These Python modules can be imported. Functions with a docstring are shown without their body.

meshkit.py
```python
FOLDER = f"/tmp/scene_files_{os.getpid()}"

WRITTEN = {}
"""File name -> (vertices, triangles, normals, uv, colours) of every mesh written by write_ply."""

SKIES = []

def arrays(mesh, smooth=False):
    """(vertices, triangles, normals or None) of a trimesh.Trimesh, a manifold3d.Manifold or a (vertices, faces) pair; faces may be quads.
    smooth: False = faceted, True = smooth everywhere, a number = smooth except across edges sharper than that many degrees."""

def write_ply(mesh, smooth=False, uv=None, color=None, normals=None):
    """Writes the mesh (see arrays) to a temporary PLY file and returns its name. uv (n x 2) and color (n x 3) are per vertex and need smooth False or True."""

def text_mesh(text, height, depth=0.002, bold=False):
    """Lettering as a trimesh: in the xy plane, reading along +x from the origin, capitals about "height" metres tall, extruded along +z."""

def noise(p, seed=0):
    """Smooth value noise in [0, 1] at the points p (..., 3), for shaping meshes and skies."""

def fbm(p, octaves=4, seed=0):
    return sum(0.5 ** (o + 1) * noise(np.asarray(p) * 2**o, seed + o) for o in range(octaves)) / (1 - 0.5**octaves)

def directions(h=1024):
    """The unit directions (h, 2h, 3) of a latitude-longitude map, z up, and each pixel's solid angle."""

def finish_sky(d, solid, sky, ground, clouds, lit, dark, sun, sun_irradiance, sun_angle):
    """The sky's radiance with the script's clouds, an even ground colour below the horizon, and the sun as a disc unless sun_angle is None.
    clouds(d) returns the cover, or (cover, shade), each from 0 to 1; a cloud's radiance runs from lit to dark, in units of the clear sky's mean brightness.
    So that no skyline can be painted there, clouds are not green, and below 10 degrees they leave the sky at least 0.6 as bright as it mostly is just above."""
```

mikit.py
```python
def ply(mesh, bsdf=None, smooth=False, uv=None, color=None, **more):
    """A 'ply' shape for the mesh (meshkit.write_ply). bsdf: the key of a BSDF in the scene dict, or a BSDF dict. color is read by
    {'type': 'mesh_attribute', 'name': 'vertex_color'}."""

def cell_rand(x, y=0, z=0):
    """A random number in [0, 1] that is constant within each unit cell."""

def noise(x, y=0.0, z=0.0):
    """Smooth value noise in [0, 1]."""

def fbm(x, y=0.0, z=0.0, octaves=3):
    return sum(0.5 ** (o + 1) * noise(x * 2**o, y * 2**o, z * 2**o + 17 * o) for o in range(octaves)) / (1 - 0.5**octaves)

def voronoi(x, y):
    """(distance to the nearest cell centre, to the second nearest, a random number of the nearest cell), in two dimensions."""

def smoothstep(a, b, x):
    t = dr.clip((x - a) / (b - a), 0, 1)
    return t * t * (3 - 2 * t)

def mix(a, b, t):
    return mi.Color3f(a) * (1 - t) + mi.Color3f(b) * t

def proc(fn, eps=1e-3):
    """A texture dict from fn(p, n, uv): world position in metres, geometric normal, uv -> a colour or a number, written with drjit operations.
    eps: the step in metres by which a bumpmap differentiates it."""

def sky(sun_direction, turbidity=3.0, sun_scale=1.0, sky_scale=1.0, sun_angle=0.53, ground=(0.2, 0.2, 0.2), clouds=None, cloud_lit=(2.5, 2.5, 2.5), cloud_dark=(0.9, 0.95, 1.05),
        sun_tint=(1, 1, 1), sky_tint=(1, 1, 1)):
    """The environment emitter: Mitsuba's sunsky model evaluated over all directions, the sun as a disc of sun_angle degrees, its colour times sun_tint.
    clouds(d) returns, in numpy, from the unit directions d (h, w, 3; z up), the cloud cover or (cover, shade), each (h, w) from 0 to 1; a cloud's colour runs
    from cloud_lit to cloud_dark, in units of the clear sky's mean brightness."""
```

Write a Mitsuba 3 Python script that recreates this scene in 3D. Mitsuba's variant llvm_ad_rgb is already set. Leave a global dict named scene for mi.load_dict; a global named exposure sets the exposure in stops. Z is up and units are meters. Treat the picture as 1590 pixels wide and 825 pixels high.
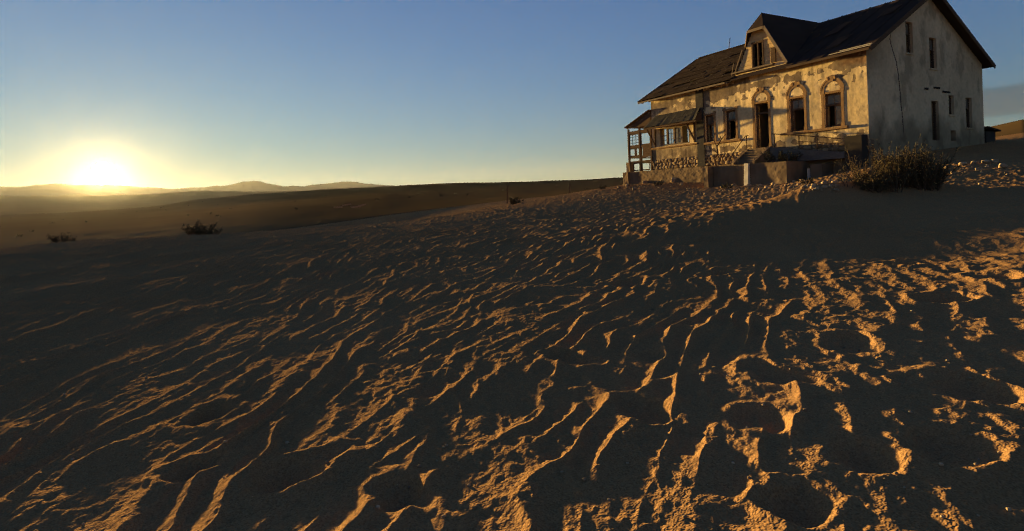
import math
import numpy as np
import trimesh
import drjit as dr
import mitsuba as mi
import mikit
import meshkit
from scipy.interpolate import RBFInterpolator, PchipInterpolator
from shapely.geometry import Polygon, box as sbox, LineString, Point
from shapely import affinity, unary_union

T = mi.ScalarTransform4f
scene, labels = {}, {}
rng = np.random.default_rng(11)

# ------------------------------------------------------------------ camera, sky, exposure
# Eye level is z = 0.  x is to the right, y is forward (metres).
ROLL = math.radians(2.05)
FPX = 885.0
scene['camera'] = {
    'type': 'perspective', 'fov': 2 * math.degrees(math.atan(795 / FPX)), 'fov_axis': 'x',
    'principal_point_offset_y': (412.5 - 300) / 825,
    'near_clip': 0.05, 'far_clip': 40000.0,
    'to_world': T().look_at(origin=[0, 0, 0], target=[0, 1, 0], up=[math.sin(ROLL), 0, math.cos(ROLL)]),
}
SUN_AZ, SUN_EL = math.radians(-35.6), math.radians(2.75)
SUN = [math.sin(SUN_AZ) * math.cos(SUN_EL), math.cos(SUN_AZ) * math.cos(SUN_EL), math.sin(SUN_EL)]


def cloud_cover(d):
    az = np.degrees(np.arctan2(d[..., 0], d[..., 1]))
    el = np.degrees(np.arcsin(np.clip(d[..., 2], -1, 1)))
    p = np.stack([az * 0.16, el * 0.9, 0 * el + 3.0], -1)
    n = meshkit.fbm(p, 5, 4)
    band = np.exp(-((el - 5.4 - 0.02 * (az - 42)) / 1.15) ** 2) * np.clip((az - 33) / 7, 0, 1) * np.clip((80 - az) / 20, 0, 1)
    return np.clip((band * 1.25 + (n - 0.5) * 0.9 - 0.42) * 2.2, 0, 0.8), np.clip(0.4 + (n - 0.4) * 2, 0, 1)


scene['sky'] = mikit.sky(SUN, turbidity=1.5, sun_scale=6.4, sun_angle=1.5, sky_scale=1.0, sky_tint=(0.37, 0.77, 1.80), ground=(0.12, 0.08, 0.05), clouds=cloud_cover,
                         cloud_lit=(0.34, 0.46, 0.60), cloud_dark=(0.22, 0.29, 0.37), sun_tint=(1, 2.0, 18))
exposure = 2.5
HAZE = True
HAZE_DENSITY = 1.8e-5

# ------------------------------------------------------------------ helpers


def add(key, mesh, bsdf, smooth=False, **lab):
    k, n = key, 0
    while k in scene:
        n += 1
        k = f'{key}_{n:03d}'
    scene[k] = mikit.ply(mesh, bsdf, smooth=smooth)
    if lab:
        labels[k] = lab
    return k


def free(key):
    """A key for a thing made only of parts."""
    k, n = key, 0
    while k in labels or any(x == k or x.startswith(k + '__') for x in scene):
        n += 1
        k = f'{key}_{n:03d}'
    return k


def tag(key, label=None, category=None, group=None, kind=None):
    labels[key] = {a: b for a, b in dict(label=label, category=category, group=group, kind=kind).items() if b}


def rgb(c):
    return {'type': 'rgb', 'value': list(c)}


def diffuse(name, tex, bump=None, scale=1.0):
    b = {'type': 'diffuse', 'reflectance': tex}
    if bump is not None:
        b = {'type': 'bumpmap', 'arbitrary': bump, 'scale': scale, 'nested_bsdf': b}
    scene[name] = {'type': 'twosided', 'nested': b}


def box(s0, s1, t0, t1, z0, z1):
    return trimesh.creation.box(bounds=[[s0, t0, z0], [s1, t1, z1]])


def bar(p, q, w, h=None):
    """A beam of section w x h between two points."""
    p, q = np.asarray(p, float), np.asarray(q, float)
    d = q - p
    L = np.linalg.norm(d)
    d = d / L
    ref = np.array([0, 0, 1.0]) if abs(d[2]) < 0.9 else np.array([0, 1.0, 0])
    a = np.cross(d, ref)
    a /= np.linalg.norm(a)
    b = np.cross(a, d)
    m = np.eye(4)
    m[:3, 0], m[:3, 1], m[:3, 2], m[:3, 3] = a, d, b, (p + q) / 2
    return trimesh.creation.box([w, L, h or w], m)


def tube(points, radii, n=6):
    points = np.asarray(points, float)
    radii = np.broadcast_to(radii, len(points))
    vs, fs = [], []
    for i, p in enumerate(points):
        d = points[min(i + 1, len(points) - 1)] - points[max(i - 1, 0)]
        d = d / (np.linalg.norm(d) + 1e-9)
        a = np.cross(d, [0.31, 0.2, 0.93])
        a /= np.linalg.norm(a)
        b = np.cross(d, a)
        ang = np.arange(n) * 2 * np.pi / n
        vs.append(p + radii[i] * (np.cos(ang)[:, None] * a + np.sin(ang)[:, None] * b))
    for i in range(len(points) - 1):
        for k in range(n):
            a0, a1 = i * n + k, i * n + (k + 1) % n
            fs += [[a0, a1, a1 + n], [a0, a1 + n, a0 + n]]
    fs += [[0, k + 1, k] for k in range(1, n - 1)]
    o = (len(points) - 1) * n
    fs += [[o, o + k, o + k + 1] for k in range(1, n - 1)]
    return trimesh.Trimesh(np.vstack(vs), fs, process=False)


def prism(poly, t0, t1):
    """A polygon in (s, z) pushed from depth t0 to t1."""
    m = trimesh.util.concatenate([trimesh.creation.extrude_polygon(g, t1 - t0, engine='earcut') for g in getattr(poly, 'geoms', [poly])])
    v = m.vertices
    m.vertices = np.stack([v[:, 0], v[:, 2] + t0, v[:, 1]], 1)
    m.invert()
    return m


def prism_t(poly, s0, s1):
    """A polygon in (t, z) pushed from s0 to s1."""
    m = trimesh.util.concatenate([trimesh.creation.extrude_polygon(g, s1 - s0, engine='earcut') for g in getattr(poly, 'geoms', [poly])])
    v = m.vertices
    m.vertices = np.stack([v[:, 2] + s0, v[:, 0], v[:, 1]], 1)
    return m


def rough(mesh, amp=.022, size=.16, seed=0):
    """Worn masonry: the mesh cut fine and its faces and edges worn uneven."""
    v, f = trimesh.remesh.subdivide_to_size(mesh.vertices, mesh.faces, size)
    m = trimesh.Trimesh(v, f, process=True)
    n = np.array(m.vertex_normals)
    m.vertices = m.vertices + n * ((meshkit.fbm(m.vertices * 2.6 + seed, 3, 7) - .62) * 2 * amp)[:, None]
    return m


def cat(*ms):
    out = []
    for m in ms:
        out += list(m) if isinstance(m, (list, tuple)) else [m]
    return trimesh.util.concatenate(out)


# house frame: s runs along the front from the near corner to the left, t into the house, z up
HAZ = math.radians(-28)
HU = np.array([math.sin(HAZ), math.cos(HAZ), 0])
HV = np.array([math.cos(HAZ), -math.sin(HAZ), 0])


def px_ray(x, y):
    dx, dy = (x - 795) / FPX, -(y - 300) / FPX
    return np.array([dx * math.cos(ROLL) + dy * math.sin(ROLL), 1.0, -dx * math.sin(ROLL) + dy * math.cos(ROLL)])


HC = px_ray(1347, 148.5) * 27.0
HC[2] = 0
HM = np.eye(4)
HM[:3, 0], HM[:3, 1], HM[:3, 3] = HU, HV, HC


def house_pt(s, t, z):
    return HC + HU * s + HV * t + np.array([0, 0, z])


def loc(mesh):
    m = mesh.copy()
    m.vertices = m.vertices @ HM[:3, :3].T + HM[:3, 3]
    m.invert()
    return m


def hadd(key, mesh, bsdf, smooth=False, **lab):
    return add(key, loc(mesh), bsdf, smooth, **lab)


def st_of(p):
    """House coordinates of a drjit point."""
    x, y = p.x - HC[0], p.y - HC[1]
    return x * HU[0] + y * HU[1], x * HV[0] + y * HV[1], p.z


N, F, SS, MIX = mikit.noise, mikit.fbm, mikit.smoothstep, mikit.mix

# ------------------------------------------------------------------ materials


def sand_col(p, n, uv):
    a = F(p.x * 0.5, p.y * 0.5, p.z * 0.5, 3)
    g = N(p.x * 160, p.y * 160, p.z * 160)
    c = MIX((0.26, 0.139, 0.059), (0.35, 0.193, 0.086), a)
    return c * (0.62 + 0.76 * g)


def sand_bump(p, n, uv):
    return N(p.x * 130, p.y * 130, p.z * 130) * 0.8 + N(p.x * 50, p.y * 50, p.z * 50)


def far_col(p, n, uv):
    a = F(p.x * 0.01, p.y * 0.01, p.z * 0.02, 4)
    b = F(p.x * 0.08, p.y * 0.08, 0, 3)
    return MIX((0.26, 0.16, 0.07), (0.38, 0.24, 0.11), a * 0.6 + b * 0.4)


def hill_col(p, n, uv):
    w = SS(-0.62, -0.25, p.x / dr.maximum(p.y, 1.0) + 0.12 * (F(p.x * 0.02, p.y * 0.02, 0, 3) - 0.5))  # sandy left plain, its albedo lifted to stand in for sun glare
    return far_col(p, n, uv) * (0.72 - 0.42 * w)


def mount_col(p, n, uv):
    a = F(p.x * 0.004, p.y * 0.004, p.z * 0.01, 4)
    return MIX((0.13, 0.09, 0.065), (0.20, 0.14, 0.10), a)


diffuse('sand_mat', mikit.proc(sand_col), mikit.proc(sand_bump, eps=2e-3), 0.0055)
diffuse('far_mat', mikit.proc(far_col))
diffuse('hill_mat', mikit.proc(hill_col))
diffuse('mountain_mat', mikit.proc(mount_col))


def gauss(x, c, w):
    return dr.exp(-dr.square((x - c) / w))


def facade_col(p, n, uv):
    s, t, z = st_of(p)
    big = F(s * 0.9, z * 0.9, t, 4)
    mid = F(s * 3.1 + 7, z * 3.1, t, 4)
    fine = F(s * 11, z * 11, t * 11, 3)
    cream = MIX((0.72, 0.515, 0.26), (0.84, 0.62, 0.34), big) * (0.82 + 0.36 * fine)
    bare = MIX((0.21, 0.145, 0.092), (0.32, 0.235, 0.155), fine)
    stone = MIX((0.16, 0.09, 0.055), (0.34, 0.21, 0.12), F(s * 7, z * 9, t, 2))
    field = 0.335 * gauss(z, 5.60, 0.30) + 0.50 * gauss(s, 0.5, 0.9) * gauss(z, 6.0, 0.35) + 0.55 * gauss(s, 9.0, 0.9) * gauss(z, 5.6, 0.45) + 0.24 * gauss(z, 2.15, 0.32) + 0.3 * gauss(s, 7.3, 0.8) * gauss(z, 6.1, 0.25)
    patch = SS(0.585, 0.605, field + mid * 0.55 + big * 0.17)
    left = SS(10.6, 10.7, s + 0.2 * (mid - 0.5)) * (SS(4.9, 5.1, z + 0.3 * (big - 0.5)) * SS(6.1, 5.9, z + 0.5 * (mid - 0.5)) + SS(2.68, 2.62, z)) * SS(0.30, 0.42, mid * 0.6 + big * 0.4)
    spots = SS(0.66, 0.69, N(s * 5.0, z * 5.0, 3) * 0.8 + 0.2 * fine) * SS(0.3, 0.6, gauss(z, 5.25, 0.6))
    wet = SS(0.42, 0.62, F(s * 1.4, z * 0.7, 2, 3)) * 0.22
    c = MIX(cream, bare, dr.clip(dr.maximum(dr.maximum(patch, left * 0.8), spots), 0, 1))
    c = MIX(c, stone, SS(1.7, 0.9, s + 0.9 * (mid - 0.5)) * SS(5.55, 5.75, z + 0.35 * (big - 0.5)) * SS(-0.2, 0.0, s))
    run = SS(0.50, 0.72, F(s * 5.5, z * 0.45, 9, 4)) * (0.10 + 0.25 * SS(4.6, 6.2, z)) + SS(0.42, 0.6, F(s * 8.0, z * 0.6, 4, 3)) * 0.30 * SS(2.62, 2.55, z)
    return c * (1 - wet) * (1 - run)


def facade_bump(p, n, uv):
    s, t, z = st_of(p)
    mid = F(s * 3.1 + 7, z * 3.1, t, 4)
    return F(s * 1.3, z * 1.3, t, 3) * 1.4 + F(s * 14, z * 14, t * 14, 3) * 0.16 + mid * 0.35


def endwall_col(p, n, uv):
    s, t, z = st_of(p)
    big = F(t * 0.7, z * 0.5, s, 4)
    fine = F(t * 9, z * 9, s * 9, 3)
    c = MIX((0.50, 0.37, 0.215), (0.77, 0.575, 0.345), big) * (0.85 + 0.3 * fine)
    stain = SS(0.5, 0.75, F(t * 1.6, z * 1.0, s, 4)) * 0.34 + SS(1.2, 0.2, t + 1.4 * (big - 0.5)) * SS(4.6, 6.0, z) * 0.5
    low = SS(3.3, 1.9, z + 1.8 * (F(t * 1.1, z * 1.1, s, 3) - 0.5)) * 0.5
    crx = 2.06 + SS(7.1, 5.4, z) * 0.57 + SS(5.4, 2.5, z) * 0.33 + 0.10 * (N(z * 2.2, 1.0) - 0.5) + 0.05 * (N(z * 9.0, 4.0) - 0.5)
    cr = SS(0.055, 0.02, dr.abs(t - crx)) * SS(7.3, 7.0, z) * SS(2.1, 2.5, z)
    c = c * (1 - stain) * (1 - low)
    return MIX(c, (0.09, 0.06, 0.045), cr)


def wood_col(p, n, uv):
    s, t, z = st_of(p)
    g = F(s * 3, t * 3, z * 26, 3)
    return MIX((0.055, 0.036, 0.024), (0.16, 0.105, 0.068), g)


def strip_col(p, n, uv):
    return grey_col(p, n, uv) * 0.5


def rust_col(p, n, uv):
    s, t, z = st_of(p)
    return MIX((0.05, 0.032, 0.024), (0.15, 0.075, 0.045), F(s * 3, t * 3, z * 3, 4))


def hood_col(p, n, uv):
    s, t, z = st_of(p)
    g = F(s * 9, t * 2, z * 2, 3)
    return MIX((0.03, 0.027, 0.024), (0.085, 0.075, 0.064), g)


def pale_wood_col(p, n, uv):
    s, t, z = st_of(p)
    g = F(s * 8, t * 8, z * 24, 3)
    return MIX((0.15, 0.105, 0.07), (0.30, 0.225, 0.155), g)


def panel_col(p, n, uv):
    s, t, z = st_of(p)
    g = F(s * 5, z * 20, t, 3)
    return MIX((0.54, 0.36, 0.16), (0.72, 0.50, 0.25), g)


def roof_col(p, n, uv):
    s, t, z = st_of(p)
    g = F(s * 1.2, t * 1.2, z * 1.2, 4)
    streak = F(s * 9, t * 0.7, 0, 2)
    return MIX((0.030, 0.022, 0.019), (0.075, 0.050, 0.040), g * 0.6 + streak * 0.4)


def tile_col(p, n, uv):
    s, t, z = st_of(p)
    g = F(s * 4, t * 4, z * 4, 3)
    return MIX((0.025, 0.018, 0.013), (0.085, 0.058, 0.040), g)


def stone_col(p, n, uv):
    r = mikit.cell_rand(p.x * 4.1, p.y * 4.1, p.z * 5.3)
    g = F(p.x * 14, p.y * 14, p.z * 14, 3)
    c = MIX((0.15, 0.095, 0.055), (0.35, 0.245, 0.145), r)
    return c * (0.65 + 0.7 * g)


def rubble_col(p, n, uv):
    return stone_col(p, n, uv) * 1.45


def gravel_col(p, n, uv):
    return stone_col(p, n, uv) * 0.62


def conc_col(p, n, uv):
    g = F(p.x * 1.5, p.y * 1.5, p.z * 1.5, 4)
    h = F(p.x * 12, p.y * 12, p.z * 12, 3)
    k = F(p.x * 2.5, p.y * 2.5, p.z * 0.7, 3)
    return MIX((0.12, 0.08, 0.05), (0.25, 0.175, 0.11), g * 0.7 + h * 0.3) * (0.6 + 0.75 * k)


def grey_col(p, n, uv):
    g = F(p.x * 2, p.y * 2, p.z * 1.2, 4)
    h = F(p.x * 12, p.y * 12, p.z * 12, 3)
    return MIX((0.085, 0.075, 0.065), (0.17, 0.15, 0.13), g) * (0.75 + 0.5 * h)


def white_col(p, n, uv):
    g = F(p.x * 5, p.y * 5, p.z * 5, 3)
    return MIX((0.42, 0.35, 0.27), (0.70, 0.62, 0.50), g)


def surround_col(p, n, uv):
    s, t, z = st_of(p)
    g = F(s * 6, z * 6, t * 6, 4)
    return MIX((0.21, 0.12, 0.055), (0.35, 0.21, 0.105), g)


def bush_col(p, n, uv):
    g = N(p.x * 7, p.y * 7, p.z * 7)
    h = N(p.x * 2, p.y * 2, p.z * 2)
    return MIX(MIX((0.05, 0.042, 0.022), (0.125, 0.098, 0.052), g), (0.16, 0.11, 0.06), h * 0.5)


def dark_bush_col(p, n, uv):
    return MIX((0.035, 0.032, 0.018), (0.10, 0.085, 0.05), N(p.x * 9, p.y * 9, p.z * 9))


for nm, fn in dict(wood_mat=wood_col, gravel_mat=gravel_col, rubble_mat=rubble_col, strip_mat=strip_col, rust_mat=rust_col, hood_mat=hood_col, pale_wood_mat=pale_wood_col, panel_mat=panel_col, roof_mat=roof_col, tile_mat=tile_col,
                   white_mat=white_col, bush_mat=bush_col, dark_bush_mat=dark_bush_col).items():
    diffuse(nm, mikit.proc(fn))


def rough_bump(p, n, uv):
    return F(p.x * 5, p.y * 5, p.z * 5, 4)


RB = mikit.proc(rough_bump, eps=4e-3)
diffuse('facade_mat', mikit.proc(facade_col), mikit.proc(facade_bump, eps=6e-3), 0.028)
diffuse('endwall_mat', mikit.proc(endwall_col), RB, 0.02)
diffuse('stone_mat', mikit.proc(stone_col), RB, 0.03)
diffuse('concrete_mat', mikit.proc(conc_col), RB, 0.035)
diffuse('grey_mat', mikit.proc(grey_col), RB, 0.02)
diffuse('surround_mat', mikit.proc(surround_col), RB, 0.012)
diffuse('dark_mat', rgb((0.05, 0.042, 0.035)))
diffuse('iron_mat', rgb((0.07, 0.045, 0.032)))
diffuse('inner_mat', rgb((0.22, 0.19, 0.15)))
scene['pane_mat'] = {'type': 'thindielectric', 'int_ior': 1.5}
scene['dirty_pane_mat'] = {'type': 'blendbsdf', 'weight': 0.35, 'a': {'type': 'thindielectric', 'int_ior': 1.5},
                           'b': {'type': 'twosided', 'nested': {'type': 'diffuse', 'reflectance': rgb((0.30, 0.27, 0.22))}}}

# ------------------------------------------------------------------ ground: one sheet, from the camera to the mountains
CTRL = np.array([  # x, y, z of the sand (eye level 0), read off the slope in front of the house
    (0, 0, -1.42), (-2, 0.5, -1.50), (2, 0.5, -1.34), (0, -6, -1.7), (-8, -6, -1.9), (8, -6, -1.4), (0, -25, -1.9), (-25, -20, -2.6), (25, -20, -0.6),
    (-4, 4, -1.50), (4, 4, -1.14), (0, 3, -1.38), (0, 6, -1.28), (-5, 9, -1.30), (0, 10, -1.13), (-12.5, 20.5, -1.15), (-15.5, 21, -1.20), (-8.5, 22, -1.12), (-20, 18, -1.45), (-4, 21, -1.02),
    (-19, 31, -2.7), (-14, 31, -2.2), (-8, 31, -1.6), (-30, 30, -3.6), (-34, 52, -5.5), (-16, 56, -3.6), (-2, 27, -0.9), (0, 25, -0.72), (0, 56, -0.95), (3, 34, -0.5), (8, 56, -0.1),
    (7.5, 35.5, -0.12), (10.0, 33.5, -0.10), (12.4, 31.0, -0.06), (14.8, 29.0, 0.08), (10, 40, 0.35), (13, 33, 0.0),
    (16.6, 26.4, 0.62), (21.0, 28.2, 1.25), (26.5, 31.6, 1.75), (20, 36, 1.6), (30, 38, 2.3), (36, 34, 2.2),
    (10.4, 14.9, -0.42), (9.2, 14.3, -0.42), (7.9, 14.6, -0.44), (7.0, 14.4, -0.55), (5.6, 13.2, -0.66), (4.2, 12.2, -0.76), (2.6, 11.0, -0.90),
    (9, 20, -0.50), (6, 20, -0.72), (13, 21, -0.05), (18, 22, 0.48), (24, 25, 0.95), (11.5, 13, -0.46), (14, 14, -0.28), (20, 17, 0.25), (30, 24, 1.2),
    (6.4, 7.6, -0.98), (9.5, 9.2, -0.74), (5.0, 9.0, -0.98), (7.2, 8.2, -0.87), (4.2, 5.2, -1.06), (6.5, 5.0, -0.80), (9, 6, -0.50),
])
rbf = RBFInterpolator(CTRL[:, :2], CTRL[:, 2], kernel='linear', smoothing=0.0)
rbf2 = RBFInterpolator(CTRL[:, :2], CTRL[:, 2], kernel='thin_plate_spline', smoothing=0.02)


def drift(X, Y):
    """The sharp sand drift that runs from the shrub to the left: gentle towards the sun, a long lee on the near side."""
    line = np.array([(0.6, 9.6), (2.6, 11.0), (4.2, 12.2), (5.6, 13.2), (7.0, 14.2), (8.6, 14.6), (10.4, 15.2), (13.0, 16.2)])
    hgt = np.array([0.0, 0.06, 0.11, 0.155, 0.18, 0.15, 0.08, 0.02])
    best, sgn, hh = np.full(X.shape, 1e9), np.zeros(X.shape), np.zeros(X.shape)
    wob = 0.35 * (meshkit.fbm(np.stack([X / 1.6, Y / 1.6, 0 * X], -1), 3, 91) - 0.5)
    for k in range(len(line) - 1):
        p, d = line[k], line[k + 1] - line[k]
        u = np.clip(((X - p[0]) * d[0] + (Y - p[1]) * d[1]) / (d @ d), 0, 1)
        ex, ey = X - p[0] - u * d[0], Y - p[1] - u * d[1]
        e = np.hypot(ex, ey)
        m = e < best
        best = np.where(m, e, best)
        sgn = np.where(m, d[0] * ey - d[1] * ex, sgn)
        hh = np.where(m, hgt[k] * (1 - u) + hgt[k + 1] * u, hh)
    e = best * np.sign(sgn) + wob      # positive on the far, sunny side
    mound = 0.24 * np.exp(-(((X - 7.7) / 0.9) ** 2 + ((Y - 14.3) / 0.7) ** 2)) + 0.34 * np.exp(-(((X - 9.9) / 1.5) ** 2 + ((Y - 14.6) / 1.3) ** 2) ** 1.3)
    return mound + hh * np.where(e > 0, np.exp(-(np.abs(e) / 1.5) ** 1.5), np.exp(-(np.abs(e) / 1.9) ** 1.2))


def local_z(X, Y):
    q = np.stack([np.ravel(X), np.ravel(Y)], 1)
    return (rbf2(q)).reshape(np.shape(X)) + drift(np.asarray(X, float), np.asarray(Y, float))


# far terrain: skyline heights (image x -> image y of the crest) at a few distances
def crest(tab, r):
    tab = np.array(tab, float)
    xs, ys = tab[:, 0], tab[:, 1]
    dx = (xs - 795) / FPX
    az = np.arctan(dx)
    up = ((300 - (xs - 795) * math.tan(ROLL)) - ys) * math.cos(ROLL) / FPX
    z = r * up * np.cos(az)
    return lambda a: np.interp(a, az, z)


FAR = [
    (130, crest([(-600, 380), (0, 366), (230, 347), (400, 326), (600, 308), (800, 298), (980, 290), (1100, 284), (1400, 238), (1540, 204), (1590, 193), (2000, 150), (3000, 100)], 130)),
    (280, crest([(-600, 362), (0, 343), (230, 332), (400, 316), (600, 300), (800, 290), (980, 283), (1100, 276), (1400, 240), (1540, 204), (1590, 194), (2000, 155), (3000, 100)], 280)),
    (450, crest([(-600, 362), (0, 338), (150, 330), (230, 322), (300, 311), (400, 302.5), (500, 295.5), (600, 291), (700, 285.5), (800, 283), (900, 280.5), (980, 277), (1100, 270), (1400, 245), (1590, 215), (3000, 140)], 450)),
    (900, crest([(-600, 350), (0, 325), (230, 319), (300, 316), (400, 314), (600, 312), (1000, 300), (1590, 270), (3000, 200)], 900)),
    (2500, crest([(-600, 345), (0, 309), (150, 308), (230, 305), (280, 303), (330, 302), (380, 300.5), (450, 301), (600, 301), (1000, 295), (1590, 266), (3000, 200)], 2500)),
    (3600, crest([(-600, 345), (0, 308), (230, 308), (400, 306), (600, 304), (1000, 295), (1590, 268), (3000, 200)], 3600)),
    (6000, crest([(-600, 330), (0, 301), (230, 300), (400, 297), (600, 298), (1000, 292), (1590, 268), (3000, 210)], 6000)),
    (7600, crest([(-600, 318), (-200, 298), (0, 292.5), (40, 290.5), (75, 287.5), (95, 286.5), (120, 288.5), (150, 289), (200, 290), (235, 292.5), (260, 293.5), (300, 292), (330, 290.5), (350, 289.5),
                         (368, 286), (382, 283.5), (395, 282.2), (404, 283), (414, 286), (424, 286.5), (440, 290), (455, 289), (475, 289.5), (495, 287.5), (515, 284.5), (528, 281.8), (541, 281), (555, 282), (570, 285.5),
                         (590, 288), (615, 289.5), (636, 288), (655, 289.5), (700, 290), (1000, 288), (1590, 262), (3000, 220)], 7600)),
    (9500, crest([(-600, 345), (0, 315), (600, 310), (1590, 280), (3000, 240)], 9500)),
]
az_f = np.radians(np.linspace(-47, 47, 1060))
az_c = np.radians(np.concatenate([np.linspace(47, 313, 90)[1:-1]]))
AZ = np.concatenate([az_f, az_c])
rows = [0.35]
while rows[-1] < 9500:
    r = rows[-1]
    rows.append(r * (1 + (0.03 if r < 1.1 else 0.0036 if r < 6 else 0.006 if r < 20 else 0.012 if r < 75 else 0.020 if r < 700 else 0.035)))
R = np.array(rows)
A, RR = np.meshgrid(AZ, R)
X, Y = RR * np.sin(A), RR * np.cos(A)
Z = np.zeros_like(X)
near = R < 75
Z[near] = local_z(X[near], Y[near])
# radial interpolation for the far part
a_w = (AZ + np.pi) % (2 * np.pi) - np.pi
knots_r = np.log(np.array([60.0] + [k for k, _ in FAR]))
z60 = local_z(60 * np.sin(AZ), 60 * np.cos(AZ))
behind = np.clip((np.abs(a_w) - math.radians(60)) / math.radians(50), 0, 1)
zk = np.array([np.clip(z60, -9, 6)] + [fn(a_w) * (1 - behind) + behind * (4.0 * math.copysign(1, 1)) for _, fn in FAR])
pch = PchipInterpolator(knots_r, zk, axis=0)
farrow = R >= 60
Zf = pch(np.clip(np.log(R[farrow]), knots_r[0], knots_r[-1]))
Rf = R[farrow][:, None]
Pf = np.stack([X[farrow] * 0.004, Y[farrow] * 0.004, 0 * X[farrow]], -1)
Zf = Zf + (meshkit.fbm(Pf, 5, 2) - 0.5) * np.clip((Rf - 150) / 4000, 0, 1) * 60 + (meshkit.fbm(Pf * 8, 3, 5) - 0.5) * np.clip((Rf - 80) / 300, 0, 1) * 0.8 + (meshkit.fbm(Pf * 45, 3, 15) - 0.5) * np.clip((Rf - 60) / 40, 0, 1) * 0.22
wf = np.clip((Rf - 60) / 15, 0, 1)
Znear_part = Z[farrow].copy()
Z[farrow] = np.where(Rf < 75, Znear_part * (1 - wf) + Zf * wf, Zf)


def pattern(X, Y, ang, seed, lam, blen):
    """Wind ripples: sharp, wandering crests a hand's length apart that run towards the azimuth ang and break into short lengths."""
    c_, s_ = math.cos(math.radians(ang)), math.sin(math.radians(ang))
    a, b = X * c_ - Y * s_, X * s_ + Y * c_
    o = np.zeros_like(a)
    P = lambda u, v, w=0.0: np.stack([u, v, o + w], -1)
    warp = meshkit.fbm(P(a / 0.9, b / 1.6, seed), 3, 1 + seed) - 0.5
    warp2 = meshkit.fbm(P(a / 0.16, b / 0.34, seed), 2, 8 + seed) - 0.5
    ph = (a + 0.68 * warp + 0.09 * warp2) / lam
    amp = np.clip((meshkit.fbm(P(a / 0.34, b / blen, 9 + seed), 2, 3) - 0.24) * 2.1, 0.08, 1.2)
    wave = (1 - np.abs(np.sin(np.pi * ph))) ** 1.35
    n2 = meshkit.fbm(P((a + 0.4 * warp + 0.06 * warp2) / 0.34, b / (0.9 * blen), 4 + seed), 2, 21)
    ridge = np.clip(1 - np.abs(2 * n2 - 1) * 2.3, 0, 1) ** 1.2
    streak = meshkit.fbm(P((a + 0.3 * warp) / 0.04, b / 0.16, 7), 2, 71) - 0.5
    return 0.035 * wave * amp + 0.023 * ridge + 0.007 * streak * (0.4 + amp)


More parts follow.
